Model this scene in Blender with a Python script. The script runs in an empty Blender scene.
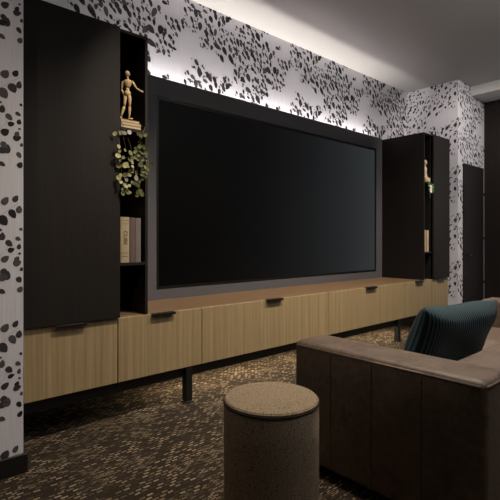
import bpy, bmesh, math, random
from mathutils import Vector, Matrix
random.seed(7)
PI = math.pi
SC = bpy.context.scene
COL = SC.collection

# ---------------------------------------------------------------- helpers
def srgb(r, g, b):
    def f(c):
        c /= 255.0
        return c / 12.92 if c <= 0.04045 else ((c + 0.055) / 1.055) ** 2.4
    return (f(r), f(g), f(b), 1.0)

def box(bm, lo, hi, bev=0.0, seg=2, mi=0):
    x0, y0, z0 = lo; x1, y1, z1 = hi
    r = bmesh.ops.create_cube(bm, size=1.0)
    vs = r['verts']
    for v in vs:
        v.co = Vector((x0 + (v.co.x + .5) * (x1 - x0), y0 + (v.co.y + .5) * (y1 - y0), z0 + (v.co.z + .5) * (z1 - z0)))
    fs = set(f for v in vs for f in v.link_faces)
    for f in fs: f.material_index = mi
    if bev > 0:
        es = list(set(e for v in vs for e in v.link_edges))
        bmesh.ops.bevel(bm, geom=es, offset=bev, segments=seg, profile=0.5, affect='EDGES')

def tube(bm, pts, r, n=8, caps=True):
    pts = [Vector(p) for p in pts]
    rs = r if isinstance(r, (list, tuple)) else [r] * len(pts)
    rings = []
    for i, p in enumerate(pts):
        d = (pts[min(i + 1, len(pts) - 1)] - pts[max(i - 1, 0)]).normalized()
        up = Vector((0, 0, 1)) if abs(d.z) < .9 else Vector((1, 0, 0))
        a = d.cross(up).normalized(); b = d.cross(a).normalized()
        rings.append([bm.verts.new(p + (a * math.cos(2 * PI * k / n) + b * math.sin(2 * PI * k / n)) * rs[i]) for k in range(n)])
    for i in range(len(rings) - 1):
        for k in range(n):
            bm.faces.new((rings[i][k], rings[i][(k + 1) % n], rings[i + 1][(k + 1) % n], rings[i + 1][k]))
    if caps:
        bm.faces.new(rings[0]); bm.faces.new(list(reversed(rings[-1])))

def lathe(bm, prof, c=(0, 0, 0), n=64):
    c = Vector(c); rings = []
    for (r, z) in prof:
        if r < 1e-6: rings.append([bm.verts.new(c + Vector((0, 0, z)))])
        else: rings.append([bm.verts.new(c + Vector((r * math.cos(2 * PI * k / n), r * math.sin(2 * PI * k / n), z))) for k in range(n)])
    for a, b in zip(rings, rings[1:]):
        for k in range(n):
            q = [a[k % len(a)], a[(k + 1) % len(a)], b[(k + 1) % len(b)], b[k % len(b)]]
            u = []
            for v in q:
                if v not in u: u.append(v)
            if len(u) > 2: bm.faces.new(u)

def limb(bm, p0, p1, prof, n=14, flat=1.0, side=None):
    """lathe-like turned piece from p0 to p1; prof = [(t, r)]"""
    p0 = Vector(p0); p1 = Vector(p1); d = (p1 - p0).normalized()
    s = Vector(side) if side else (Vector((1, 0, 0)) if abs(d.x) < .9 else Vector((0, 0, 1)))
    a = (s - d * s.dot(d)).normalized(); b = d.cross(a)
    rings = []
    for t, r in prof:
        p = p0.lerp(p1, t)
        if r < 1e-6: rings.append([bm.verts.new(p)])
        else: rings.append([bm.verts.new(p + a * r * math.cos(2 * PI * k / n) + b * r * flat * math.sin(2 * PI * k / n)) for k in range(n)])
    for ra, rb in zip(rings, rings[1:]):
        for k in range(n):
            u = []
            for v in (ra[k % len(ra)], ra[(k + 1) % len(ra)], rb[(k + 1) % len(rb)], rb[k % len(rb)]):
                if v not in u: u.append(v)
            if len(u) > 2: bm.faces.new(u)

def obj(name, bm, mats, parent=None, smooth=False):
    bmesh.ops.recalc_face_normals(bm, faces=bm.faces[:])
    me = bpy.data.meshes.new(name); bm.to_mesh(me); bm.free()
    for m in (mats if isinstance(mats, (list, tuple)) else [mats]): me.materials.append(m)
    if smooth:
        for p in me.polygons: p.use_smooth = True
        if smooth == 'auto': me.set_sharp_from_angle(angle=math.radians(40))
    o = bpy.data.objects.new(name, me); COL.objects.link(o)
    if parent:
        o.parent = parent
        o.matrix_parent_inverse = Matrix.Translation(-parent.location)
    return o

def thing(name, label, cat, loc=(0, 0, 0), group=None):
    o = bpy.data.objects.new(name, None); COL.objects.link(o)
    o.location = loc; o.empty_display_size = .05
    return tag(o, label, cat, group)

def tag(o, label, cat, group=None):
    o['label'] = label; o['category'] = cat
    if group: o['group'] = group
    return o

def struct(name, bm, mats, parent=None, label=None):
    o = obj(name, bm, mats, parent)
    if not parent: o['kind'] = 'structure'
    if label: o['label'] = label
    return o

def part_box(name, lo, hi, mat, parent, bev=0.001, seg=1):
    bm = bmesh.new(); box(bm, lo, hi, bev, seg)
    return obj(name, bm, mat, parent)

# ---------------------------------------------------------------- materials
class Mat:
    def __init__(s, name, col=(.5, .5, .5, 1), rough=.6, spec=.5, metal=0):
        s.m = bpy.data.materials.new(name); s.m.use_nodes = True
        s.t = s.m.node_tree; s.b = s.t.nodes['Principled BSDF']
        s.b.inputs['Base Color'].default_value = col
        s.b.inputs['Roughness'].default_value = rough
        s.b.inputs['Specular IOR Level'].default_value = spec
        s.b.inputs['Metallic'].default_value = metal
    def n(s, typ, **kw):
        nd = s.t.nodes.new(typ)
        for k, v in kw.items(): setattr(nd, k, v)
        return nd
    def l(s, a, b): s.t.links.new(a, b)
    def coords(s, scale=(1, 1, 1), rot=(0, 0, 0)):
        tc = s.n('ShaderNodeTexCoord'); mp = s.n('ShaderNodeMapping')
        mp.inputs['Scale'].default_value = scale; mp.inputs['Rotation'].default_value = rot
        s.l(tc.outputs['Object'], mp.inputs['Vector']); return mp.outputs[0]
    def noise(s, vec, scale, detail=3, rough=.5):
        nd = s.n('ShaderNodeTexNoise'); nd.inputs['Scale'].default_value = scale
        nd.inputs['Detail'].default_value = detail; nd.inputs['Roughness'].default_value = rough
        s.l(vec, nd.inputs['Vector']); return nd.outputs['Fac']
    def ramp(s, fac, stops):
        nd = s.n('ShaderNodeValToRGB'); e = nd.color_ramp.elements
        e[0].position, e[0].color = stops[0]; e[1].position, e[1].color = stops[-1]
        for p, c in stops[1:-1]:
            q = e.new(p); q.color = c
        s.l(fac, nd.inputs[0]); return nd.outputs[0]
    def math(s, op, a, b=None, clamp=False):
        nd = s.n('ShaderNodeMath', operation=op); nd.use_clamp = clamp
        for i, v in enumerate((a, b)):
            if v is None: continue
            if isinstance(v, (int, float)): nd.inputs[i].default_value = v
            else: s.l(v, nd.inputs[i])
        return nd.outputs[0]
    def mix(s, fac, a, b, mode='MIX'):
        nd = s.n('ShaderNodeMix', data_type='RGBA', blend_type=mode)
        for i, v in ((0, fac), (6, a), (7, b)):
            if isinstance(v, (int, float, tuple)): nd.inputs[i].default_value = v
            else: s.l(v, nd.inputs[i])
        return nd.outputs[2]
    def bump(s, h, strength=.3, dist=.002):
        nd = s.n('ShaderNodeBump'); nd.inputs['Strength'].default_value = strength
        nd.inputs['Distance'].default_value = dist
        s.l(h, nd.inputs['Height']); s.l(nd.outputs[0], s.b.inputs['Normal'])
    def base(s, c): s.l(c, s.b.inputs['Base Color'])

def wood_mat(name, c1, c2, grain=(60, 60, 1.2), rough=.5, spec=.4, strips=None):
    M = Mat(name, c1, rough, spec)
    v = M.coords(grain)
    f = M.noise(v, 1.6, 5, .65)
    c = M.ramp(f, [(.3, c1), (.7, c2)])
    if strips:
        f2 = M.noise(M.coords(strips), 1.0, 0)
        c = M.mix(.6, c, M.ramp(f2, [(.36, (.82, .81, .80, 1)), (.64, (1.08, 1.08, 1.07, 1))]), 'MULTIPLY')
    M.base(c); M.bump(f, .15, .001)
    return M.m

m_oak = wood_mat('oak_veneer', srgb(146, 126, 93), srgb(184, 163, 125), (95, 95, 1.0), .5, .35, (34, 34, .05))
m_oak_top = wood_mat('oak_veneer_top', srgb(108, 85, 62), srgb(142, 116, 87), (1.5, 60, 60), .45, .4)
m_black_wood = wood_mat('black_stained_wood', srgb(27, 24, 22), srgb(40, 35, 32), (90, 90, 1.5), .62, .25)
m_black_in = wood_mat('black_wood_interior', srgb(24, 22, 21), srgb(32, 29, 28), (90, 90, 1.5), .6, .3)
m_panel = wood_mat('dark_wall_panel', srgb(34, 29, 28), srgb(44, 38, 36), (90, 90, 1.5), .65, .2)
m_surround = Mat('charcoal_laminate', srgb(92, 91, 96), .55, .35).m
m_steel = Mat('black_steel', srgb(24, 23, 23), .45, .5).m
m_handle = Mat('handle_black', srgb(26, 25, 24), .35, .5).m
m_bezel = Mat('bezel_black', srgb(12, 12, 12), .4, .5).m
M = Mat('screen_sheen_gradient', srgb(2, 2, 2), .4, .15)      # grey sheen across the screen, painted in as a glowing gradient
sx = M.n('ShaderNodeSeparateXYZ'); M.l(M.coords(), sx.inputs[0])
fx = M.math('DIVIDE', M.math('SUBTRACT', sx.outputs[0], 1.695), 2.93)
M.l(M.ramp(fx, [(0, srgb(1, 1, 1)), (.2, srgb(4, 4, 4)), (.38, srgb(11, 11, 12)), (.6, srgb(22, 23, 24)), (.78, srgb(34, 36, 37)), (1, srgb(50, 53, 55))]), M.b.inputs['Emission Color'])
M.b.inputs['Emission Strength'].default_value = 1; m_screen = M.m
m_ceiling = Mat('ceiling_paint', srgb(186, 184, 183), .9, .1).m
m_white = Mat('white_paint', srgb(215, 214, 214), .8, .2).m
m_room = Mat('room_wall_paint', srgb(120, 116, 112), .9, .1).m
m_base = Mat('baseboard_black', srgb(26, 24, 24), .5, .4).m
M = Mat('wallpaper_ground', srgb(214, 208, 206), .75, .2)
f = M.noise(M.coords((300, 300, 6)), 1, 2)
M.base(M.ramp(f, [(.3, srgb(216, 214, 222)), (.7, srgb(229, 228, 236))])); m_paper = M.m
leafs = [Mat('wallpaper_leaf_ink', srgb(*c), .75, .2).m for c in ((44, 42, 45), (64, 61, 64), (86, 82, 85), (150, 145, 145))]

# carpet
M = Mat('woven_carpet', rough=.95, spec=.1)
tc = M.n('ShaderNodeTexCoord')
def brick(w, h, off, mort, seed):
    b = M.n('ShaderNodeTexBrick'); b.offset = off
    b.inputs['Scale'].default_value = 1; b.inputs['Brick Width'].default_value = w
    b.inputs['Row Height'].default_value = h; b.inputs['Mortar Size'].default_value = mort
    b.inputs['Mortar Smooth'].default_value = .3
    b.inputs['Color1'].default_value = (0, 0, 0, 1); b.inputs['Color2'].default_value = (1, 1, 1, 1)
    b.inputs['Mortar'].default_value = (0, 0, 0, 1)
    mp = M.n('ShaderNodeMapping'); mp.inputs['Location'].default_value = (seed, seed * .7, 0)
    wob = M.n('ShaderNodeTexNoise'); wob.inputs['Scale'].default_value = 9
    M.l(tc.outputs['Object'], wob.inputs['Vector'])
    ad = M.n('ShaderNodeVectorMath', operation='MULTIPLY_ADD')
    ad.inputs[1].default_value = (.02, .02, 0)
    M.l(wob.outputs['Color'], ad.inputs[0]); M.l(tc.outputs['Object'], ad.inputs[2])
    M.l(ad.outputs[0], mp.inputs['Vector']); M.l(mp.outputs[0], b.inputs['Vector'])
    return b.outputs['Color'], b.outputs['Fac']
cA, fA = brick(.036, .0200, .5, .0055, 1.3)
cB, fB = brick(.028, .0100, .37, .0026, 4.7)
obj_vec = tc.outputs['Object']
patch = M.noise(obj_vec, 3.2, 2)
patch2 = M.noise(obj_vec, 5.0, 3)
selB = M.math('GREATER_THAN', patch, .53)
col = M.mix(selB, cA, cB)
dens = M.math('MULTIPLY', M.math('SUBTRACT', patch2, .5), 1.0)
v1 = M.math('ADD', M.n('ShaderNodeRGBToBW').outputs[0], 0)
bw = [n for n in M.t.nodes if n.bl_idname == 'ShaderNodeRGBToBW'][0]
M.l(col, bw.inputs[0])
v2 = M.math('ADD', v1, dens)
fib = M.noise(M.coords((1, 1, 1)), 420, 2)
v3 = M.math('ADD', v2, M.math('MULTIPLY', M.math('SUBTRACT', fib, .5), .7))
M.base(M.ramp(v3, [(.10, srgb(48, 41, 34)), (.46, srgb(70, 61, 50)), (.74, srgb(124, 110, 90)), (1.0, srgb(150, 134, 111))]))
M.bump(v3, .5, .004); m_carpet = M.m

# leather
def leather(name, c1, c2):
    M = Mat(name, rough=.5, spec=.45)
    v = M.coords()
    f1 = M.noise(v, 9, 4, .6); f2 = M.noise(v, 260, 2)
    M.base(M.mix(.35, M.ramp(f1, [(.3, c1), (.72, c2)]), M.ramp(M.noise(v, 38, 5, .7), [(.35, (c1[0]*.7, c1[1]*.7, c1[2]*.7, 1)), (.68, (c2[0]*1.3, c2[1]*1.3, c2[2]*1.3, 1))])))
    M.l(M.math('ADD', M.math('MULTIPLY', f1, .25), .36), M.b.inputs['Roughness'])
    M.bump(M.math('ADD', f2, M.math('MULTIPLY', f1, 2)), .25, .002); return M.m
m_leather = leather('brown_leather', srgb(82, 68, 58), srgb(118, 102, 89))
m_seam = Mat('leather_stitch', srgb(70, 56, 47), .6, .3).m

# ottoman tweed
def tweed(name, dark, light):
    M = Mat(name, rough=.95, spec=.1)
    v = M.coords((1, 1, 1))
    f = M.noise(v, 240, 2, .7); g = M.noise(M.coords((1, 1, .25)), 120, 2)
    s = M.math('ADD', M.math('MULTIPLY', f, .7), M.math('MULTIPLY', g, .3))
    M.base(M.ramp(s, [(.36, dark), (.52, light), (.66, dark)])); M.bump(f, .6, .002); return M.m
m_tweed = tweed('grey_brown_tweed', srgb(66, 57, 47), srgb(164, 146, 122))

m_seamcord = Mat('ottoman_seam_cord', srgb(44, 37, 31), .9, .1).m
# pillow
M = Mat('teal_ribbed_velvet', rough=.7, spec=.3)
uv = M.n('ShaderNodeUVMap')
sx = M.n('ShaderNodeSeparateXYZ'); M.l(uv.outputs[0], sx.inputs[0])
wv = M.math('SINE', M.math('MULTIPLY', sx.outputs[0], 2 * PI * 36))
M.base(M.ramp(M.math('MULTIPLY_ADD', wv, .5), [(0, srgb(3, 16, 23)), (.72, srgb(6, 29, 38)), (1, srgb(52, 92, 102))]))
[n for n in M.t.nodes if n.bl_idname == 'ShaderNodeMath' and n.operation == 'MULTIPLY_ADD'][0].inputs[2].default_value = .5
M.b.inputs['Sheen Weight'].default_value = .05
M.bump(wv, .6, .003); m_pillow = M.m

m_mann = wood_mat('pale_turned_wood', srgb(205, 175, 128), srgb(228, 200, 154), (40, 40, 6), .5, .3)
m_cream = Mat('cream_book_cloth', srgb(176, 160, 130), .8, .2).m
m_greybook = Mat('grey_book_cloth', srgb(120, 112, 108), .8, .2).m
m_mauve = Mat('mauve_book_cloth', srgb(104, 90, 88), .8, .2).m
m_brownbook = Mat('tan_book_cloth', srgb(150, 120, 88), .8, .2).m
m_pages = wood_mat('book_pages', srgb(190, 170, 138), srgb(214, 198, 168), (4, 4, 500), .9, .1)
m_ink = Mat('book_ink', srgb(50, 42, 36), .8, .2).m
m_pot = Mat('charcoal_pot', srgb(50, 48, 46), .7, .3).m
m_stem = Mat('plant_stem', srgb(86, 74, 50), .7, .2).m
m_leaf = [Mat('eucalyptus_leaf', srgb(*c), .6, .3).m for c in ((158, 156, 108), (104, 106, 66), (66, 68, 40), (150, 144, 140))]
m_green = Mat('fern_leaf', srgb(70, 110, 50), .6, .3).m
m_plaster = Mat('cream_plaster', srgb(206, 180, 150), .7, .3).m
m_chrome = Mat('steel_foot', srgb(60, 57, 54), .35, .5, .8).m

# ---------------------------------------------------------------- dimensions (metres; camera stands at x=0, y=0)
YF = 2.414          # front plane of the cabinets
YB = 3.06           # back wall
ZC = 3.019          # ceiling
XL, XR = .585, 5.555 # alcove sides
YL, YR = 2.197, 2.387
XE = 6.365           # right wall
EYE = 1.05
TOP = .604          # worktop height
BOT = .234
TT = 2.245          # tower top

# ---------------------------------------------------------------- wallpaper: leaves of one printed repeat
A = math.cos(math.radians(48.2)); B = math.sin(math.radians(48.2))
def on_wall(px, py):
    """photo position of a printed leaf -> its place on the back wall"""
    u = (px - 250) / 447.0
    x = YB * (A + B * u) / (B - A * u); dep = YB / (B - A * u)
    return x, EYE + (240 - py) / 447.0 * dep, dep
R2 = """38,5,10 25,48,12 48,45,9 62,30,12 92,10,14 100,15,8 75,62,16 90,55,10 97,75,12 57,94,14 12,105,11 15,128,8 32,120,7 72,100,6 95,125,16 65,128,7 73,150,6 122,98,10 126,115,6 147,92,13 140,126,12 120,55,12 130,25,11 142,40,14 165,55,13 170,80,13 186,115,13 168,155,15 150,155,14 125,155,12 127,170,8 212,60,11 232,60,9 205,85,8 208,104,12 226,95,13 238,88,9 195,85,6 203,145,10 198,175,7 185,190,8 194,205,9 211,205,11 178,222,18 205,237,9 212,243,16 235,225,11 240,240,9 222,190,8 241,190,9 244,160,6 225,165,6 103,184,7 127,200,15 133,188,8 150,227,10 115,215,9 97,212,5 107,225,5 160,185,7 170,200,8 165,210,8 183,262,6 199,279,15 243,284,20 238,265,8 258,232,9 255,265,9 270,255,10 268,240,8 275,202,15 262,205,9 258,185,6 290,200,10 290,215,8 285,280,15 300,258,10 308,232,9 303,215,8 318,256,12 320,230,8 325,205,9 310,180,7 297,172,6 283,170,7 270,130,7 290,145,10 302,130,9 302,155,9 325,125,16 325,160,8 250,205,6 326,275,10 310,275,8 300,300,8 262,310,8 283,330,9 290,318,6 265,345,14 280,350,7 263,377,11 280,365,9 299,380,14 313,335,9 325,370,16 305,355,8 320,320,8 78,297,13 68,320,7 113,325,6 92,345,18 90,370,9 36,350,12 29,375,8 64,374,10 50,392,10 75,402,12 95,395,12 100,410,10 120,392,11 142,372,15 130,360,10 165,385,12 170,408,14 148,422,12 200,415,12 207,428,11 185,440,9 212,385,11 231,380,8 225,412,14 237,408,10 195,400,7 24,397,9 265,457,8 270,450,7 298,440,13 305,465,8 322,432,12 290,465,8"""
R3 = """68,22,12 82,28,8 103,35,8 125,40,10 130,60,8 105,45,10 62,75,14 85,80,17 75,55,8 104,75,8 115,55,8 60,98,10 78,105,8 92,122,12 112,128,12 128,120,14 135,142,10 75,130,8 55,118,8 55,150,12 60,170,14 80,160,9 97,170,9 110,160,7 145,175,17 160,158,10 178,135,10 188,130,5 125,172,8 85,190,9 70,190,10 100,200,8 115,205,7 130,200,8 145,213,10 100,222,9 118,243,15 135,240,15 97,240,7 85,230,8 70,215,10 60,235,10 72,250,9 60,290,8 75,285,12 85,295,9 105,265,9 120,270,8 137,293,17 155,262,8 165,240,14 180,245,10 175,258,8 195,265,9 195,300,10 180,290,9 165,285,8 155,300,8 175,325,10 160,322,7 190,322,7 208,310,8 205,285,7 215,255,8 222,228,12 215,205,9 200,198,8 182,192,9 205,225,7 190,215,7 110,290,9 105,310,10 120,310,8 125,330,9 65,318,10 78,330,12 92,318,9 100,345,8 85,345,8 127,357,9 108,375,12 115,350,6 88,382,16 65,383,14 130,413,7 108,405,7 178,422,6"""
PER_X, PER_Z = 1.255, .586
LEAVES = []
for txt, ox, oy in ((R2, 180, 0), (R3, 240, 20)):
    for w in txt.split():
        a, b, r = map(float, w.split(','))
        x, z, dep = on_wall(ox + a / 4.757, oy + b / 4.757)
        if ZC - PER_Z - .01 < z <= ZC + .02:
            LEAVES.append((x, z, r / 4.757 / 447 * dep * 1.12))
XT0 = 1.974
# leaves read on the left wall, near the alcove corner
def on_left(px, py):
    u = (px - 250) / 447.0
    return YL * (A + B * u) / (B - A * u), EYE + (240 - py) / 447.0 * YL / (B - A * u)
LW = [(5,74,.020,55),(15.5,73.5,.016,60),(12.5,88,.021,-60),(19,85,.017,80),(3,93,.024,-55),(2,109,.017,80),(9,117,.017,-45),(18,114,.012,-30),(11,124,.014,20),(5,132,.018,40),(17,138,.017,20),(17,134,.012,60),(4,145,.017,-50),(7,149,.020,80),(3,150,.02,10),(19,122,.012,80),(19.5,129,.006,20),(19,155,.014,-60),(20,165,.014,60),(2,164,.014,-30),(21,105,.007,-50),(21.5,145,.009,80),(0,102,.008,0),(-6,80,.02,40),(-8,100,.02,-50),(-9,125,.02,60),(-12,140,.018,20),(-5,118,.015,70)]
LEFT = []
for px, py, r, a in LW:
    x, z = on_left(px, py); LEFT.append((x, z, r, a))
PER_L = .562

def clip(poly, x0, x1, z0, z1):
    for ax, lim, sg in ((0, x0, 1), (0, x1, -1), (1, z0, 1), (1, z1, -1)):
        out = []
        for i in range(len(poly)):
            p, q = poly[i], poly[(i + 1) % len(poly)]
            pi, qi = (p[ax] - lim) * sg >= 0, (q[ax] - lim) * sg >= 0
            if pi: out.append(p)
            if pi != qi:
                t = (lim - p[ax]) / (q[ax] - p[ax])
                out.append((p[0] + (q[0] - p[0]) * t, p[1] + (q[1] - p[1]) * t))
        poly = out
        if len(poly) < 3: return None
    return poly

rl = random.Random(3)
def leaf_shape(r, asp, ang):
    c, s = math.cos(ang), math.sin(ang); out = []
    for k in range(12):
        t = 2 * PI * k / 12
        x = r * math.cos(t); y = r * asp * math.sin(t) * (1 - .22 * math.cos(t))
        if k == 0: x = r * 1.12
        out.append((x * c - y * s, x * s + y * c))
    return out
TILE = []       # (dx, dz, outline, material)
for (x, z, r) in LEAVES:
    ang = math.radians(rl.gauss(-62, 24)); asp = rl.uniform(.46, .74)
    TILE.append((x - XT0, z, leaf_shape(r * 1.1, asp, ang), rl.choice((1, 1, 2, 2, 3))))
    for q in range(rl.choice((0, 1, 1, 2))):
        th = rl.uniform(0, 2 * PI); dd = r * rl.uniform(1.3, 2.3); r2 = rl.uniform(.006, .013)
        TILE.append((x - XT0 + dd * math.cos(th), z + dd * math.sin(th), leaf_shape(r2, rl.uniform(.45, .75), math.radians(rl.gauss(-62, 35))), rl.choice((1, 2, 2, 3))))
STEMS = []
for i, (x, z, r) in enumerate(LEAVES):
    best = sorted(((x - a) ** 2 + (z - b) ** 2, a, b) for j, (a, b, c) in enumerate(LEAVES) if j != i and b < z + .03)[:1]
    for d, a, b in best:
        d = math.sqrt(d)
        if d < .07:
            nx, nz = -(b - z) / d * .0007, (a - x) / d * .0007
            STEMS.append([(x - XT0 + nx, z + nz), (x - XT0 - nx, z - nz), (a - XT0 - nx, b - nz), (a - XT0 + nx, b + nz)])

def paper_leaves(bm, to3, s0, s1, z0, z1, phase=0.0, zph=0.0, skip=None, sz=1.0):
    """prints the repeat on a wall face; to3(s, z, lift) gives the point in the room"""
    def put(poly, mi, lift):
        poly = clip(poly, s0, s1, z0, z1)
        if not poly: return
        f = bm.faces.new([bm.verts.new(to3(s, z, lift)) for s, z in poly]); f.material_index = mi
    k0 = math.floor((s0 - phase) / PER_X) - 1; k1 = math.ceil((s1 - phase) / PER_X) + 1
    n = 0
    for k in range(k0, k1):
        for j in range(0, 6):
            dz = -j * PER_Z + zph
            for st in STEMS: put([(a + phase + k * PER_X, b + dz) for a, b in st], 4, .0004)
            for dx, z, sh, mi in TILE:
                cx, cz = dx + phase + k * PER_X, z + dz
                if not (s0 - .04 < cx < s1 + .04 and z0 - .04 < cz < z1 + .04): continue
                if skip and skip(cx, cz): continue
                n += 1
                put([(cx + a * sz, cz + b * sz) for a, b in sh], mi, .0006 + .00004 * (n % 12))
MW = [m_paper] + [leafs[0], leafs[1], leafs[2], leafs[3]]

# ---------------------------------------------------------------- room shell
bm = bmesh.new(); box(bm, (-2.3, -3.1, -.1), (XE + .1, YB + .1, 0)); struct('floor', bm, m_carpet)
bm = bmesh.new(); box(bm, (-2.3, -3.1, ZC), (XE + .1, YB + .1, ZC + .1)); struct('ceiling', bm, m_ceiling)

bm = bmesh.new(); box(bm, (XL, YB, 0), (XR, YB + .1, ZC))
paper_leaves(bm, lambda s, z, l: (s, YB - l, z), XL, XR, .55, ZC, XT0)
struct('wall_back', bm, MW)

bm = bmesh.new(); box(bm, (-2.2, YL, 0), (XL, YB + .1, ZC))
def put_left(x, z, r, a):
    sh = leaf_shape(r, rl.uniform(.68, .9), math.radians(a))
    p = clip([(x + u, z + v) for u, v in sh], -2.2, XL - .002, 0.0, ZC)
    if p:
        f = bm.faces.new([bm.verts.new((s, YL - .0006 - rl.random() * .0004, q)) for s, q in p]); f.material_index = rl.choice((1, 2, 2, 3))
for j in range(-3, 4):
    for (x, z, r, a) in LEFT:
        put_left(x, z + j * PER_L, r, a)
    for (x0, z0), (x1, z1) in ((on_left(0, 88), on_left(19, 78)), (on_left(-10, 140), on_left(10, 118)), (on_left(-10, 90), on_left(6, 110))):
        q = clip([(x0, z0 + j * PER_L), (x1, z1 + j * PER_L), (x1, z1 + .0016 + j * PER_L), (x0, z0 + .0016 + j * PER_L)], -2.2, XL, 0, ZC)
        if q: bm.faces.new([bm.verts.new((s, YL - .0003, z)) for s, z in q]).material_index = 4
paper_leaves(bm, lambda s, z, l: (s, YL - l, z), -2.2, XL - .17, 0.0, ZC, .3, .2)
paper_leaves(bm, lambda s, z, l: (XL + l, s, z), YL, YB, 0.0, ZC, 1.1, .1)
struct('wall_left', bm, MW)

# right return of the alcove, with the door
bm = bmesh.new(); box(bm, (XR, YR, 0), (XE + .1, YB + .1, ZC))
paper_leaves(bm, lambda s, z, l: (XR - l, s, z), YR, YB, 0.0, ZC, 2.22, .02, None, .74)
paper_leaves(bm, lambda s, z, l: (s, YR - l, z), XR, XE, 0.0, ZC, 5.1, .08, None, .85)
struct('wall_right_return', bm, MW)

bm = bmesh.new(); box(bm, (5.690, YR - .02, .005), (6.300, YR, 2.004), .002, 1)
d1 = struct('door_1', bm, m_panel)
bm = bmesh.new(); tube(bm, [(5.75, YR - .02, .86), (5.75, YR - .055, .86), (5.82, YR - .06, .86)], .009, 10)
tube(bm, [(5.75, YR - .019, .86), (5.75, YR - .027, .86)], .024, 16)
obj('door_handle', bm, m_handle, d1)

# right wall: dark panelling, opening for an added window, unseen, that gives cool light
bm = bmesh.new()
box(bm, (XE, 2.10, 0), (XE + .1, YR, 2.91)); box(bm, (XE, -3.1, 0), (XE + .1, .9, 2.91))
box(bm, (XE, .9, 0), (XE + .1, 2.10, .12)); box(bm, (XE, .9, 2.55), (XE + .1, 2.10, 2.91))
struct('wall_right', bm, m_panel)
W = Mat('added_glow_pane', srgb(200, 210, 220), .5)
W.b.inputs['Emission Color'].default_value = srgb(205, 214, 222); W.b.inputs['Emission Strength'].default_value = .3  # pane set glowing as an added source of cool light
m_pane = W.m
bm = bmesh.new()
for a, b, c, d in ((.9, .95, .12, 2.55), (2.05, 2.10, .12, 2.55), (.95, 2.05, .12, .17), (.95, 2.05, 2.50, 2.55)):
    box(bm, (XE + .02, a, c), (XE + .08, b, d))
wf = struct('added_window_1', bm, m_steel)
part_box('pane', (XE + .04, .95, .17), (XE + .05, 2.05, 2.50), m_pane, wf, 0)
bm = bmesh.new(); box(bm, (-2.3, -3.1, 0), (XE + .1, -3.0, ZC)); struct('wall_front', bm, m_room)
bm = bmesh.new(); box(bm, (-2.3, -3.0, 0), (-2.2, YL + .5, ZC)); struct('wall_side', bm, m_room)
bm = bmesh.new(); box(bm, (5.936, -3.0, 2.898), (XE + .1, YR, ZC)); struct('trim_1', bm, m_white)

bm = bmesh.new(); box(bm, (-2.2, YL - .015, 0), (XL + .015, YL, .085), .002, 1); box(bm, (XL, YL, 0), (XL + .015, YB, .085), .002, 1)
struct('baseboard_left', bm, m_base)
bm = bmesh.new(); box(bm, (XL + .015, YB - .015, 0), (XR - .015, YB, .085), .002, 1); struct('baseboard_back', bm, m_base)
bm = bmesh.new(); box(bm, (XR - .015, YR - .015, 0), (XR, YB, .085), .002, 1); box(bm, (XR, YR - .015, 0), (5.688, YR, .085), .002, 1); box(bm, (6.302, YR - .015, 0), (XE, YR, .085), .002, 1)
struct('baseboard_right', bm, m_base)

# ---------------------------------------------------------------- base cabinets
XS = [.602, 1.143, 1.733, 3.07, 4.34, 4.93, 5.343]
CT = TOP - .022
clab = ['oak base cabinet under the solid door of the left black tower',
        'oak base cabinet with pull tab right beside the foot of the left black tower',
        'wide oak base cabinet under the left half of the television',
        'wide oak base cabinet under the right half of the television',
        'oak base cabinet under the open shelves of the right black tower',
        'oak base cabinet at the right end, under the door of the right black tower']
for i in range(6):
    a, b = XS[i] + .0010, XS[i + 1] - .0010
    t = thing('base_cabinet', clab[i], 'cabinet', ((a + b) / 2, 2.7, BOT), 'oak base cabinets under the television')
    bm = bmesh.new()
    y0 = YF + .021
    box(bm, (a, y0, BOT), (b, YB - .002, BOT + .018)); box(bm, (a, y0, BOT + .018), (a + .018, YB - .002, CT)); box(bm, (b - .018, y0, BOT + .018), (b, YB - .002, CT))
    box(bm, (a + .018, YB - .012, BOT + .018), (b - .018, YB - .002, CT)); box(bm, (a + .018, y0, CT - .018), (b - .018, y0 + .08, CT))
    obj('carcass', bm, m_black_in, t)
    fr = part_box('drawer_front', (a + .0018, YF, BOT - .002), (b - .0018, YF + .02, TOP - .003), m_oak, t, .0015)
    c = (a + b) / 2; w = .083 if i not in (1, 4) else .080
    bm = bmesh.new(); box(bm, (c - w, YF - .024, TOP - .004), (c + w, YF + .018, TOP - .0005), .0008, 1)
    box(bm, (c - w, YF - .024, TOP - .016), (c + w, YF - .020, TOP - .003), .0008, 1)
    h = obj('handle', bm, m_handle, fr); h.matrix_parent_inverse = Matrix.Identity(4)
    h.parent = fr; h.matrix_parent_inverse = (Matrix.Translation(t.location) @ fr.matrix_parent_inverse).inverted() if False else Matrix.Identity(4)

bm = bmesh.new(); box(bm, (.602, YF + .0215, CT + .0005), (5.343, YB - .002, TOP), .001, 1)
tag(obj('worktop', bm, m_oak_top), 'long oak worktop running over all the base cabinets below the television', 'worktop')

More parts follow.
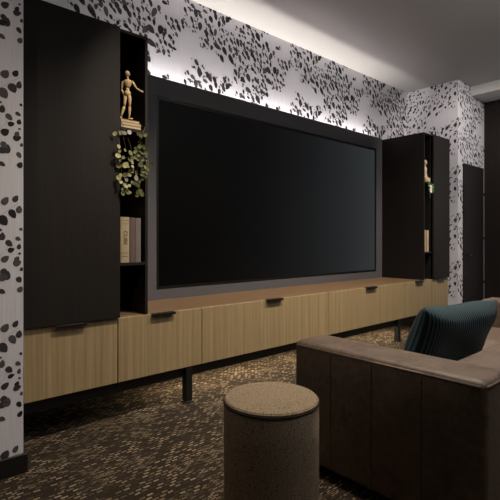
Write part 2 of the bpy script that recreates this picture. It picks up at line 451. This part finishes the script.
# steel frame and legs
t = thing('cabinet_frame', 'black steel rail frame on square legs carrying the oak base cabinets', 'frame', (3.02, 2.7, 0))
bm = bmesh.new()
box(bm, (.61, YF + .03, .165), (5.335, YF + .07, BOT - .003), .001, 1); box(bm, (.61, YB - .07, .165), (5.335, YB - .03, BOT - .003), .001, 1)
for x in (.62, 1.62, 2.93, 4.25, 5.28): box(bm, (x, YF + .07, .185), (x + .04, YB - .07, BOT - .003), .001, 1)
obj('rail', bm, m_steel, t)
for x in (.68, 1.635, 2.94, 4.235, 5.28):
    for y in (YF + .003, YB - .073):
        if y < 2.6 and x in (.68, 2.94, 5.28): continue
        lg = part_box('leg', (x - .024, y, .008), (x + .024, y + .048, .232 if y > 2.6 else .231), m_steel, t)
        bm = bmesh.new(); box(bm, (x - .036, y - .008, 0), (x + .036, y + .056, .008), .001, 1)
        obj('foot_plate', bm, m_chrome, lg).matrix_parent_inverse = Matrix.Identity(4)

# ---------------------------------------------------------------- towers
def tower(x0, x1, xd, door_left, label, top):
    t = thing('tall_cabinet', label, 'cabinet', ((x0 + x1) / 2, 2.65, TOP), 'black tower cabinets either side of the television')
    z0, z1, th = TOP + .0006, top, .018
    yb = YB - .004
    part_box('side_panel', (x0, YF + .001, z0), (x0 + th, yb, z1), m_black_wood, t)
    part_box('side_panel', (x1 - th, YF + .001, z0), (x1, yb, z1), m_black_wood, t)
    part_box('top_panel', (x0 + th, YF + .001, z1 - th), (x1 - th, yb, z1), m_black_wood, t)
    part_box('back_panel', (x0 + th, yb - .01, z0), (x1 - th, yb, z1 - th), m_black_in, t)
    if door_left: a, b, dx0, dx1, dv = xd, x1 - th, x0 - .0, xd - .002, xd - .014
    else: a, b, dx0, dx1, dv = x0 + th, xd, xd + .002, x1 + .0, xd + .002
    part_box('divider', (dv - .006 if door_left else dv, YF + .022, z0), (dv + .012 if door_left else dv + .012, yb - .01, z1 - th), m_black_in, t)
    for z in (1.705, .918):
        part_box('shelf', (a - .002 if door_left else a, YF + .003, z - .018), (b, yb - .01, z), m_black_wood, t)
    dr = part_box('door', (dx0, YF - .019, z0 + .002), (dx1, YF + .0, z1), m_black_wood, t)
    dr.location.y = .0
    return t
tower(.604, 1.335, 1.150, True, 'tall black wooden tower left of the television with a wide solid door', 2.268)
tower(4.752, 5.345, 4.942, False, 'tall black wooden tower right of the television with a narrow door', 2.25)

# ---------------------------------------------------------------- media surround + television
TX0, TX1, TZ0, TZ1 = 1.695, 4.625, .680, 2.125
SX0, SX1, SZ1 = 1.337, 4.750, 2.265
bm = bmesh.new()
ys, ye = 2.938, 2.955
box(bm, (SX0, ys, TZ1), (SX1, ye, SZ1)); box(bm, (SX0, ys, TOP + .0005), (SX1, ye, TZ0))
box(bm, (SX0, ys, TZ0), (TX0, ye, TZ1)); box(bm, (TX1, ys, TZ0), (SX1, ye, TZ1))
bmesh.ops.remove_doubles(bm, verts=bm.verts[:], dist=1e-5)
for x in (1.36, 2.2, 3.1, 4.0, 4.70): box(bm, (x, ye, .62), (x + .03, YB - .004, .66)); 
for x in (1.36, 4.70): box(bm, (x, ye, 1.2), (x + .03, YB - .004, 1.3))
tag(obj('television_surround', bm, m_surround), 'charcoal wall panel framing the television between the two black towers', 'panel')
t = thing('television', 'huge wide black television screen set in the charcoal surround', 'television', (3.16, 2.96, TZ0))
bm = bmesh.new(); box(bm, (TX0 + .001, 2.950, TZ0 + .001), (TX1 - .001, 2.992, TZ1 - .001)); obj('housing', bm, m_bezel, t)
bm = bmesh.new(); e = .022; y0, y1 = 2.943, 2.950
box(bm, (TX0 + .001, y0, TZ0 + .001), (TX1 - .001, y1, TZ0 + e)); box(bm, (TX0 + .001, y0, TZ1 - e), (TX1 - .001, y1, TZ1 - .001))
box(bm, (TX0 + .001, y0, TZ0 + e), (TX0 + e, y1, TZ1 - e)); box(bm, (TX1 - e, y0, TZ0 + e), (TX1 - .001, y1, TZ1 - e))
obj('bezel', bm, m_bezel, t)
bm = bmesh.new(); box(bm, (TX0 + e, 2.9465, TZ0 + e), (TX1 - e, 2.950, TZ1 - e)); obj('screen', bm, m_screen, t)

# ---------------------------------------------------------------- sofa
SY0, SY1, SXa, SXb, SH = .58, 1.44, 1.565, 3.98, .578
AW = .225
t = thing('sofa', 'brown leather sofa with square panelled arms and back, facing the television', 'sofa', ((SXa + SXb) / 2, 1.0, 0))
def soft(lo, hi, bev, seg=5): 
    bm = bmesh.new(); box(bm, lo, hi, bev, seg); return bm
part_box('base', (SXa + .03, SY0 + .03, .035), (SXb - .03, SY1 - .03, .20), m_leather, t, .01, 2)
for x0, x1 in ((SXa, SXa + AW), (SXb - AW, SXb)):
    bm = bmesh.new(); box(bm, (x0, SY0, .03), (x1, SY1, SH), .028, 5)
    # gentle crown on the padded top and end
    ar = obj('arm', bm, m_leather, t, True)
    xo = x0 + .004 if x0 == SXa else x1 - .004
    bm = bmesh.new()
    for zz in (SH - .022,):
        tube(bm, [(xo, SY0 + .02, zz), (xo, SY1 - .02, zz)], .0065, 8)
    pp = obj('piping', bm, m_leather, ar, True); pp.matrix_parent_inverse = Matrix.Identity(4)
    if x0 == SXa:
        bm = bmesh.new()
        for y in (.805, 1.017, 1.222):
            box(bm, (x0 - .0015, y - .0018, .05), (x0 + .004, y + .0018, SH - .035), .0008, 1)
        s = obj('seam', bm, m_seam, ar); s.matrix_parent_inverse = Matrix.Identity(4)
bm = bmesh.new(); box(bm, (SXa + AW - .03, SY0 + .002, .03), (SXb - AW + .03, SY0 + .205, SH - .002), .028, 5)
bk = obj('back', bm, m_leather, t, True)
bm = bmesh.new(); tube(bm, [(SXa + .02, SY0 + .003, SH - .022), (SXb - .02, SY0 + .003, SH - .022)], .0065, 8)
pp = obj('piping', bm, m_leather, bk, True); pp.matrix_parent_inverse = Matrix.Identity(4)
mid = (SXa + SXb) / 2
for a, b in ((SXa + AW, mid), (mid, SXb - AW)):
    bm = soft((a + .003, SY0 + .20, .19), (b - .003, SY1 - .01, .375), .035); obj('seat_cushion', bm, m_leather, t, True)
for x in (SXa + .08, SXb - .08):
    for y in (SY0 + .08, SY1 - .08): part_box('foot', (x - .03, y - .03, 0), (x + .03, y + .03, .036), m_steel, t)

# ---------------------------------------------------------------- pillow
def pillow(w, h, th, nx=56, ny=36):
    bm = bmesh.new(); uvl = bm.loops.layers.uv.new('UVMap')
    def pt(i, j, s):
        u = -1 + 2 * i / nx; v = -1 + 2 * j / ny
        pin = .10
        x = w / 2 * u * (1 - pin * (1 - v * v) * abs(u) ** 2 * .6); z = h / 2 * v * (1 - pin * 1.5 * (1 - u * u) * 0 - pin * abs(v) ** 2 * (1 - u * u))
        d = th / 2 * ((1 - u ** 4) * (1 - v ** 4)) ** .55
        d *= 1 + .10 * math.sin(5 * u + 2 * v) * math.cos(3 * v)
        return Vector((x, s * d, z))
    for s in (-1, 1):
        g = [[bm.verts.new(pt(i, j, s)) for j in range(ny + 1)] for i in range(nx + 1)]
        for i in range(nx):
            for j in range(ny):
                f = bm.faces.new((g[i][j], g[i + 1][j], g[i + 1][j + 1], g[i][j + 1]))
                for lp, (a, b) in zip(f.loops, ((i, j), (i + 1, j), (i + 1, j + 1), (i, j + 1))): lp[uvl].uv = (a / nx, b / ny)
    bmesh.ops.remove_doubles(bm, verts=bm.verts[:], dist=1e-5)
    return bm
bm = pillow(.62, .37, .18)
p = obj('throw_pillow', bm, m_pillow, None, True)
tag(p, 'dark teal ribbed velvet throw pillow lying in the corner of the brown sofa', 'pillow')
p.rotation_euler = (math.radians(23), 0, math.radians(-10))
p.location = (2.33, 1.04, .556)

# ---------------------------------------------------------------- ottoman
bm = bmesh.new(); R = .180; H = .45; c = (1.185, 1.205, 0)
lathe(bm, [(0, .004), (R - .012, .004), (R - .004, .012), (R - .002, .1), (R - .001, .3), (R - .001, H - .016), (R - .006, H - .008), (R - .0065, H - .004), (R - .004, H + .0), (R - .003, H + .004),
           (R - .008, H + .010), (R * .85, H + .013), (R * .5, H + .016), (0, H + .017)], c, 96)
t = thing('ottoman', 'round grey-brown tweed ottoman standing on the carpet beside the sofa arm', 'ottoman', c)
obj('body', bm, m_tweed, t, 'auto')
bm = bmesh.new()
n = 96
prev = [(c[0] + (R - .001) * math.cos(2 * PI * k / n), c[1] + (R - .001) * math.sin(2 * PI * k / n), H - .003) for k in range(n + 1)]
tube(bm, prev, .0030, 6, False); obj('piping', bm, m_seamcord, t, True)

# ---------------------------------------------------------------- books and ornaments
def at(px, py, Y):
    u = (px - 250) / 447.0; q = B - A * u
    return Vector((Y * (A + B * u) / q, Y, EYE + (240 - py) / 447.0 * Y / q))

def flat_book(x0, x1, y0, y1, z0, z1, mat, label):
    t = thing('book', label, 'book', ((x0 + x1) / 2, (y0 + y1) / 2, z0), 'books lying under the wooden figure')
    bm = bmesh.new(); box(bm, (x0, y0, z0), (x1, y1, z0 + .002), .0005, 1); box(bm, (x0, y0, z1 - .002), (x1, y1, z1), .0005, 1)
    box(bm, (x0, y0, z0), (x0 + .002, y1, z1), .0005, 1); obj('cover', bm, mat, t)
    part_box('page_block', (x0 + .002, y0 + .003, z0 + .002), (x1 - .003, y1 - .003, z1 - .002), m_pages, t, 0)
zz = 1.7055
for k, (h, a, b, mat, lab) in enumerate(((.019, 1.168, 1.298, m_brownbook, 'tan book lying lowest of the pile under the wooden figure'),
                                   (.017, 1.172, 1.301, m_cream, 'cream book lying in the middle of the pile under the wooden figure'),
                                   (.017, 1.170, 1.292, m_brownbook, 'tan book on top of the pile, the wooden figure stands on it'))):
    flat_book(a, b, YF + .012 + .004 * k, YF + .172, zz, zz + h, mat, lab); zz += h + .0003
STK = zz

def text_mesh(body, size, loc, rot, mat, parent):
    cu = bpy.data.curves.new('t', 'FONT'); cu.body = body; cu.size = size; cu.align_x = 'CENTER'; cu.align_y = 'CENTER'; cu.extrude = .0002
    o = bpy.data.objects.new('t', cu); COL.objects.link(o)
    bpy.context.view_layer.update()
    me = bpy.data.meshes.new_from_object(o.evaluated_get(bpy.context.evaluated_depsgraph_get()))
    bpy.data.objects.remove(o)
    me.transform(Matrix.Translation(Vector(loc)) @ rot)
    me.materials.clear(); me.materials.append(mat)
    q = bpy.data.objects.new('spine_lettering', me); COL.objects.link(q); q.parent = parent
    q.matrix_parent_inverse = Matrix.Translation(-parent.location)
    return q

def upright_book(x0, x1, z0, h, mat, label, group, y0=YF + .012, d=.17, text=None, bands=(), bmat=None):
    t = thing('book', label, 'book', ((x0 + x1) / 2, y0 + d / 2, z0), group)
    bm = bmesh.new(); y1 = y0 + d
    box(bm, (x0, y0 + .004, z0), (x0 + .003, y1, z0 + h), .0005, 1); box(bm, (x1 - .003, y0 + .004, z0), (x1, y1, z0 + h), .0005, 1)
    n = 8; w = (x1 - x0) / 2; xc = (x0 + x1) / 2
    va = [(xc - w * math.cos(PI * k / n), y0 + .005 - .005 * math.sin(PI * k / n)) for k in range(n + 1)]
    lo = [bm.verts.new((x, y, z0)) for x, y in va] + [bm.verts.new((x1, y0 + .008, z0)), bm.verts.new((x0, y0 + .008, z0))]
    hi = [bm.verts.new((v.co.x, v.co.y, z0 + h)) for v in lo]
    m = len(lo)
    for k in range(m): bm.faces.new((lo[k], lo[(k + 1) % m], hi[(k + 1) % m], hi[k]))
    bm.faces.new(lo); bm.faces.new(list(reversed(hi)))
    obj('cover', bm, mat, t)
    part_box('page_block', (x0 + .003, y0 + .008, z0 + .004), (x1 - .003, y1 - .005, z0 + h - .004), m_pages, t, 0)
    if bands:
        for b, hh in bands: part_box('spine_band', (x0 + .006, y0 - .0008, z0 + b), (x1 - .006, y0 + .004, z0 + b + hh), bmat or m_ink, t, 0)
    if text:
        rot = Matrix.Rotation(PI / 2, 4, 'X') @ Matrix.Rotation(-PI / 2, 4, 'Z')
        text_mesh(text, .034, (xc, y0 - .0006, z0 + h * .54), rot, m_ink, t)
g = 'books standing on the lower shelf of the left tower'
upright_book(1.153, 1.164, .9185, .258, m_brownbook, 'thin tan book standing between the tower door and the cream lettered book', g, y0=YF + .03)
upright_book(1.166, 1.222, .9185, .266, m_cream, 'thick cream book with dark lettering down its spine, on the lower shelf', g, text='CUBE', bands=((.035, .002), (.055, .002), (.225, .0015), (.245, .0015)))
upright_book(1.2235, 1.259, .9185, .264, m_mauve, 'mauve-grey book standing between the cream book and the plain grey one', g)
upright_book(1.260, 1.296, .9185, .262, m_greybook, 'plain grey book standing rightmost on the lower shelf of the left tower', g)
g = 'cream books standing in the right tower'
upright_book(4.800, 4.845, .9185, .245, m_cream, 'cream book partly behind the panel edge of the right tower', g, y0=YF + .02, d=.15)
upright_book(4.847, 4.893, .9185, .243, m_plaster, 'pale pink-cream book showing in the shelf slot of the right tower', g, y0=YF + .012, d=.15, bands=((.115, .003),), bmat=m_brownbook)

# wooden figure
def fig():
    D = 2.655
    def P(zx, zy, dd=0.0):     # from the close view of the figure to the shelf
        px, py = 105 + zx / 7.14, 60 + zy / 7.14
        u = (px - 250) / 447.0; d = D + dd
        return Vector((d * (A + B * u), d * (B - A * u), EYE + (240 - py) / 447.0 * d))
    foot0 = P(150, 412)
    shift = Vector((0, 0, STK - foot0.z + .004))
    Q = lambda *a: P(*a) + shift
    t = thing('wooden_mannequin', 'pale wooden artist mannequin striding with one arm out on a pile of books', 'figurine', (foot0.x, foot0.y, STK))
    def pc(name, p0, p1, prof, flat=1.0, side=(B * 0 + .7455, -.6665, 0)):
        bm = bmesh.new(); limb(bm, p0, p1, prof, 14, flat, side); return obj(name, bm, m_mann, t, True)
    k = D / 447 / 7.14    # metres per zoom pixel
    pc('head', Q(160, 62), Q(161, 106), [(0, 0), (.05, 7 * k), (.2, 15 * k), (.45, 19 * k), (.7, 16 * k), (.9, 10 * k), (1, 0)], 1.15)
    pc('neck', Q(161, 100), Q(163, 132), [(0, 0), (.01, 8 * k), (.5, 6.5 * k), (1, 10 * k)])
    pc('torso', Q(164, 124), Q(160, 190), [(0, 0), (.03, 16 * k), (.14, 31 * k), (.4, 32 * k), (.75, 22 * k), (.96, 14 * k), (1, 0)], .68)
    pc('waist', Q(160, 182), Q(160, 210), [(0, 0), (.1, 10 * k), (.5, 14 * k), (.9, 10 * k), (1, 0)])
    pc('pelvis', Q(160, 200), Q(160, 250), [(0, 0), (.08, 15 * k), (.4, 25 * k), (.75, 22 * k), (.95, 10 * k), (1, 0)], .75)
    K = .84
    arm = lambda r: [(0, 0), (.06, r * K * k), (.25, r * 1.15 * K * k), (.7, r * .85 * K * k), (.94, r * .7 * K * k), (1, 0)]
    pc('upper_arm', Q(130, 134), Q(118, 196), arm(10)); pc('forearm', Q(118, 194), Q(136, 236), arm(8))
    pc('hand', Q(135, 232), Q(143, 256), [(0, 0), (.15, 5 * k), (.5, 7 * k), (.85, 5 * k), (1, 0)], .5)
    pc('upper_arm', Q(192, 136), Q(226, 190, -.01), arm(10)); pc('forearm', Q(224, 188, -.01), Q(256, 207, -.02), arm(8))
    pc('hand', Q(252, 205, -.02), Q(274, 214, -.02), [(0, 0), (.15, 5 * k), (.5, 8 * k), (.85, 6 * k), (1, 0)], .5)
    leg = lambda r: [(0, 0), (.06, r * .9 * K * k), (.25, r * 1.1 * K * k), (.7, r * .8 * K * k), (.95, r * .6 * K * k), (1, 0)]
    pc('thigh', Q(146, 236), Q(138, 318), leg(15)); pc('shin', Q(138, 314), Q(113, 392), leg(12))
    pc('thigh', Q(175, 236), Q(177, 318), leg(15)); pc('shin', Q(177, 314), Q(173, 394), leg(12))
    pc('foot', Q(104, 388), Q(124, 406, -.015), [(0, 0), (.15, 6 * k), (.6, 8 * k), (.9, 6 * k), (1, 0)], .6)
    pc('foot', Q(162, 400), Q(200, 406, -.01), [(0, 0), (.15, 7 * k), (.6, 9 * k), (.9, 6 * k), (1, 0)], .55)
fig()

# trailing eucalyptus
def leaf_disc(bm, c, r, nrm, mi, asp=.85):
    nrm = Vector(nrm).normalized(); a = nrm.orthogonal().normalized()
    a = Matrix.Rotation(random.random() * 6.28, 3, nrm) @ a; b = nrm.cross(a)
    ctr = bm.verts.new(Vector(c) - nrm * r * .12)
    ring = [bm.verts.new(Vector(c) + a * r * math.cos(2 * PI * k / 12) * (1.1 if k == 0 else 1) + b * r * asp * math.sin(2 * PI * k / 12)) for k in range(12)]
    ring2 = [bm.verts.new(v.co - nrm * .0006) for v in ring]; c2 = bm.verts.new(ctr.co - nrm * .0006)
    for k in range(12):
        bm.faces.new((ctr, ring[k], ring[(k + 1) % 12])).material_index = mi
        bm.faces.new((c2, ring2[(k + 1) % 12], ring2[k])).material_index = mi
        bm.faces.new((ring[k], ring2[k], ring2[(k + 1) % 12], ring[(k + 1) % 12])).material_index = mi

t = thing('trailing_plant', 'eucalyptus with round pale leaves trailing from the shelf below the wooden mannequin', 'plant', (1.235, 2.75, 1.7065))
bm = bmesh.new(); lathe(bm, [(0, 1.7065), (.045, 1.7065), (.06, 1.795), (.062, 1.805), (.055, 1.805), (.052, 1.79), (0, 1.787)], (1.235, 2.75, 0), 28); obj('pot', bm, m_pot, t, 'auto')
vines = [  # close-view points down each hanging stem (zoom px), route side, leaf tone weights
    ([(85, 20), (100, 70), (108, 120), (110, 190), (118, 250), (118, 300), (116, 350), (128, 400), (140, 445)], 1.158, 0),
    ([(125, 15), (135, 70), (150, 140), (185, 200), (175, 260), (160, 320), (160, 395), (165, 450)], 1.162, 1),
    ([(150, 20), (175, 90), (195, 160), (200, 225), (205, 300), (200, 350)], 1.164, 1),
    ([(262, 30), (250, 80), (255, 120), (245, 160), (250, 205), (268, 260), (272, 300), (248, 350), (222, 390)], 1.309, 2),
    ([(266, 35), (235, 90), (240, 140), (232, 190), (240, 235), (225, 300), (210, 380), (235, 430), (245, 465)], 1.307, 2),
    ([(270, 40), (262, 100), (278, 160), (280, 210), (312, 250), (290, 290), (275, 330)], 1.310, 2),
]
bm_l = bmesh.new()
for pts, xs, tone in vines:
    Yv = YF - .040
    P3 = []
    for k, (a, b) in enumerate(pts):
        q = at(105 + a / 7.14, 130 + b / 7.14, Yv + .010 * math.sin(k * 1.7 + tone)); P3.append(q)
    route = [Vector((1.235, 2.74, 1.795)), Vector((1.235 + (xs - 1.235) * .8, 2.66, 1.82)), Vector((xs, 2.56, 1.79)), Vector((xs, 2.46, 1.74)), Vector((xs, YF - .01, 1.722))]
    bm = bmesh.new(); tube(bm, route + P3, .0012, 6); obj('stem', bm, m_stem, t, True)
    for k, q in enumerate(P3):
        for s in (-1, 1):
            if k == 1 or random.random() < .22: continue
            r = random.uniform(.011, .0175) * (1.15 if tone == 0 else 1)
            off = Vector((s * r * .95, random.uniform(-.012, .004), random.uniform(-.008, .008)))
            mi = random.choice({0: (0, 0, 0, 1), 1: (1, 0, 1, 3), 2: (2, 1, 1, 2)}[tone])
            leaf_disc(bm_l, q + off, r, (random.uniform(-.5, .3), -1, random.uniform(-.2, .6)), mi)
        if 2 <= k < len(P3) - 1 and random.random() < .6:
            q2 = q.lerp(P3[k + 1], .5)
            r = random.uniform(.009, .013)
            mi = random.choice({0: (0, 1), 1: (1, 3, 0), 2: (2, 1)}[tone])
            leaf_disc(bm_l, q2 + Vector((random.choice((-1, 1)) * r * .8, -.008, 0)), r, (random.uniform(-.6, .4), -1, random.uniform(-.3, .6)), mi)
obj('foliage', bm_l, m_leaf, t)

# cream figurine in the right tower
z = 1.7055
t = thing('cream_figurine', 'cream plaster figurine on a small block, upper shelf of the right tower', 'figurine', (4.87, YF + .04, z))
part_box('plinth', (4.825, YF + .012, z), (4.925, YF + .075, z + .052), m_plaster, t, .004, 2)
bm = bmesh.new()
bx = Vector((4.865, YF + .042, z + .05))
limb(bm, bx, bx + Vector((-.012, 0, .12)), [(0, .030), (.15, .026), (.5, .022), (.8, .026), (.97, .020), (1, 0)], 18, .8)
limb(bm, bx + Vector((-.014, 0, .105)), bx + Vector((-.016, 0, .145)), [(0, .018), (.5, .014), (1, .012)], 16)
obj('torso', bm, m_plaster, t, True)
bm = bmesh.new()
limb(bm, bx + Vector((-.016, 0, .135)), bx + Vector((-.006, 0, .205)), [(0, 0), (.1, .014), (.4, .026), (.7, .026), (.92, .014), (1, 0)], 18, .9)
limb(bm, bx + Vector((.005, -.004, .165)), bx + Vector((.024, -.012, .160)), [(0, .012), (.6, .008), (1, 0)], 10)
obj('head', bm, m_plaster, t, True)

# small green plant in the right tower
t = thing('small_trailing_plant', 'small bright green plant spilling over the upper shelf of the right tower', 'plant', (4.85, YF + .15, z))
bm = bmesh.new(); lathe(bm, [(0, z), (.035, z), (.045, z + .06), (.04, z + .06), (.038, z + .052), (0, z + .05)], (4.85, YF + .16, 0), 24); obj('pot', bm, m_white, t, 'auto')
bm = bmesh.new(); st = bmesh.new()
for k, (dx, dz) in enumerate(((-.035, -.14), (-.02, -.17), (0, -.09), (.02, -.12), (.035, -.07), (-.045, -.10), (.045, -.10))):
    p0 = Vector((4.85, YF + .16, z + .055)); p1 = Vector((4.80 + .0 * dx, YF + .09, z + .06)); p2 = Vector((4.80 + dx * .2, YF - .008, z + .012)); p3 = Vector((4.865 + dx, YF - .02, z - .03)); p4 = Vector((4.865 + dx * 1.1, YF - .022, z + dz))
    tube(st, [p0, p1, p2, p3, p4], .001, 5)
    for q in range(5):
        c = p3.lerp(p4, q / 4)
        leaf_disc(bm, c + Vector((random.uniform(-.012, .012), -.006, 0)), random.uniform(.010, .016), (random.uniform(-.8, .1), -1, random.uniform(0, .8)), 0, .55)
obj('stem', st, m_green, t); obj('foliage', bm, m_green, t)
bm = bmesh.new()
for q, dz in enumerate((-.055, -.085, -.11)):
    leaf_disc(bm, (4.834, YF - .04, z + dz), .018, (-.5, -1, .2), 0, .7)
obj('flower', bm, m_white, t)['label'] = 'white bloom'

# ---------------------------------------------------------------- lights
def area(name, loc, rot, sx, sy, power, col, spread=None):
    l = bpy.data.lights.new(name, 'AREA'); l.shape = 'RECTANGLE'; l.size = sx; l.size_y = sy; l.energy = power; l.color = col
    if spread: l.spread = spread
    o = bpy.data.objects.new(name, l); COL.objects.link(o); o.location = loc; o.rotation_euler = rot; return o
area('wall_wash_strip', (3.045, 3.012, 2.09), (PI - math.radians(50), 0, 0), 3.36, .07, 60, (1.0, .925, .86))
area('under_cabinet_strip', (3.15, 2.68, .228), (0, 0, 0), 3.2, .02, 16, (1.0, .80, .55))
area('added_room_fill', (2.2, -.6, 2.95), (0, 0, 0), 2.2, 1.4, 12, (.95, .97, 1.0))  # added soft fill for the whole room, no fitting modelled
area('added_ceiling_fill', (3.2, -.4, 2.35), (PI, 0, 0), 1.6, .8, 42, (1.0, .97, .94))  # added fill aimed upwards to lift the ceiling and walls
def spot(name, loc, tgt, power, col, ang=50, blend=.8, r=.04):
    l = bpy.data.lights.new(name, 'SPOT'); l.energy = power; l.color = col; l.spot_size = math.radians(ang); l.spot_blend = blend; l.shadow_soft_size = r
    o = bpy.data.objects.new(name, l); COL.objects.link(o); o.location = loc
    o.rotation_euler = (Vector(tgt) - Vector(loc)).to_track_quat('-Z', 'Y').to_euler(); return o
warm = (1.0, .86, .70)
for i, x in enumerate((1.65, 3.0, 4.2)):
    spot('downlight_or_fill', (x, 1.2, 2.98), (x, 1.9, 0), 160, warm, 95)
spot('downlight_or_fill', (1.22, 1.55, 2.98), (1.24, 2.45, 1.75), 40, warm, 32)  # extra spot added to brighten the wooden figure
spot('downlight_or_fill', (4.75, 1.0, 2.98), (5.70, 2.38, 1.9), 100, (1, .90, .82), 80)  # extra spot added to brighten the right return and door wall
spot('downlight_or_fill', (-.2, .9, 2.98), (.0, 2.2, .9), 32, (1, .84, .68), 80)  # extra spot added to brighten the left wall

w = bpy.data.worlds.new('World'); SC.world = w; w.use_nodes = True
w.node_tree.nodes['Background'].inputs[0].default_value = (.02, .02, .022, 1)

# ---------------------------------------------------------------- camera
cam = bpy.data.cameras.new('camera'); cam.sensor_width = 36; cam.lens = 447 / 500 * 36; cam.shift_y = -.02
co = bpy.data.objects.new('camera', cam); COL.objects.link(co)
co.location = (0, 0, EYE); co.rotation_euler = (PI / 2, 0, math.radians(48.2 - 90))
SC.camera = co
vs = SC.view_settings
vs.view_transform = 'Standard'; vs.look = 'None'; vs.gamma = 1; vs.exposure = 0; vs.use_curve_mapping = False
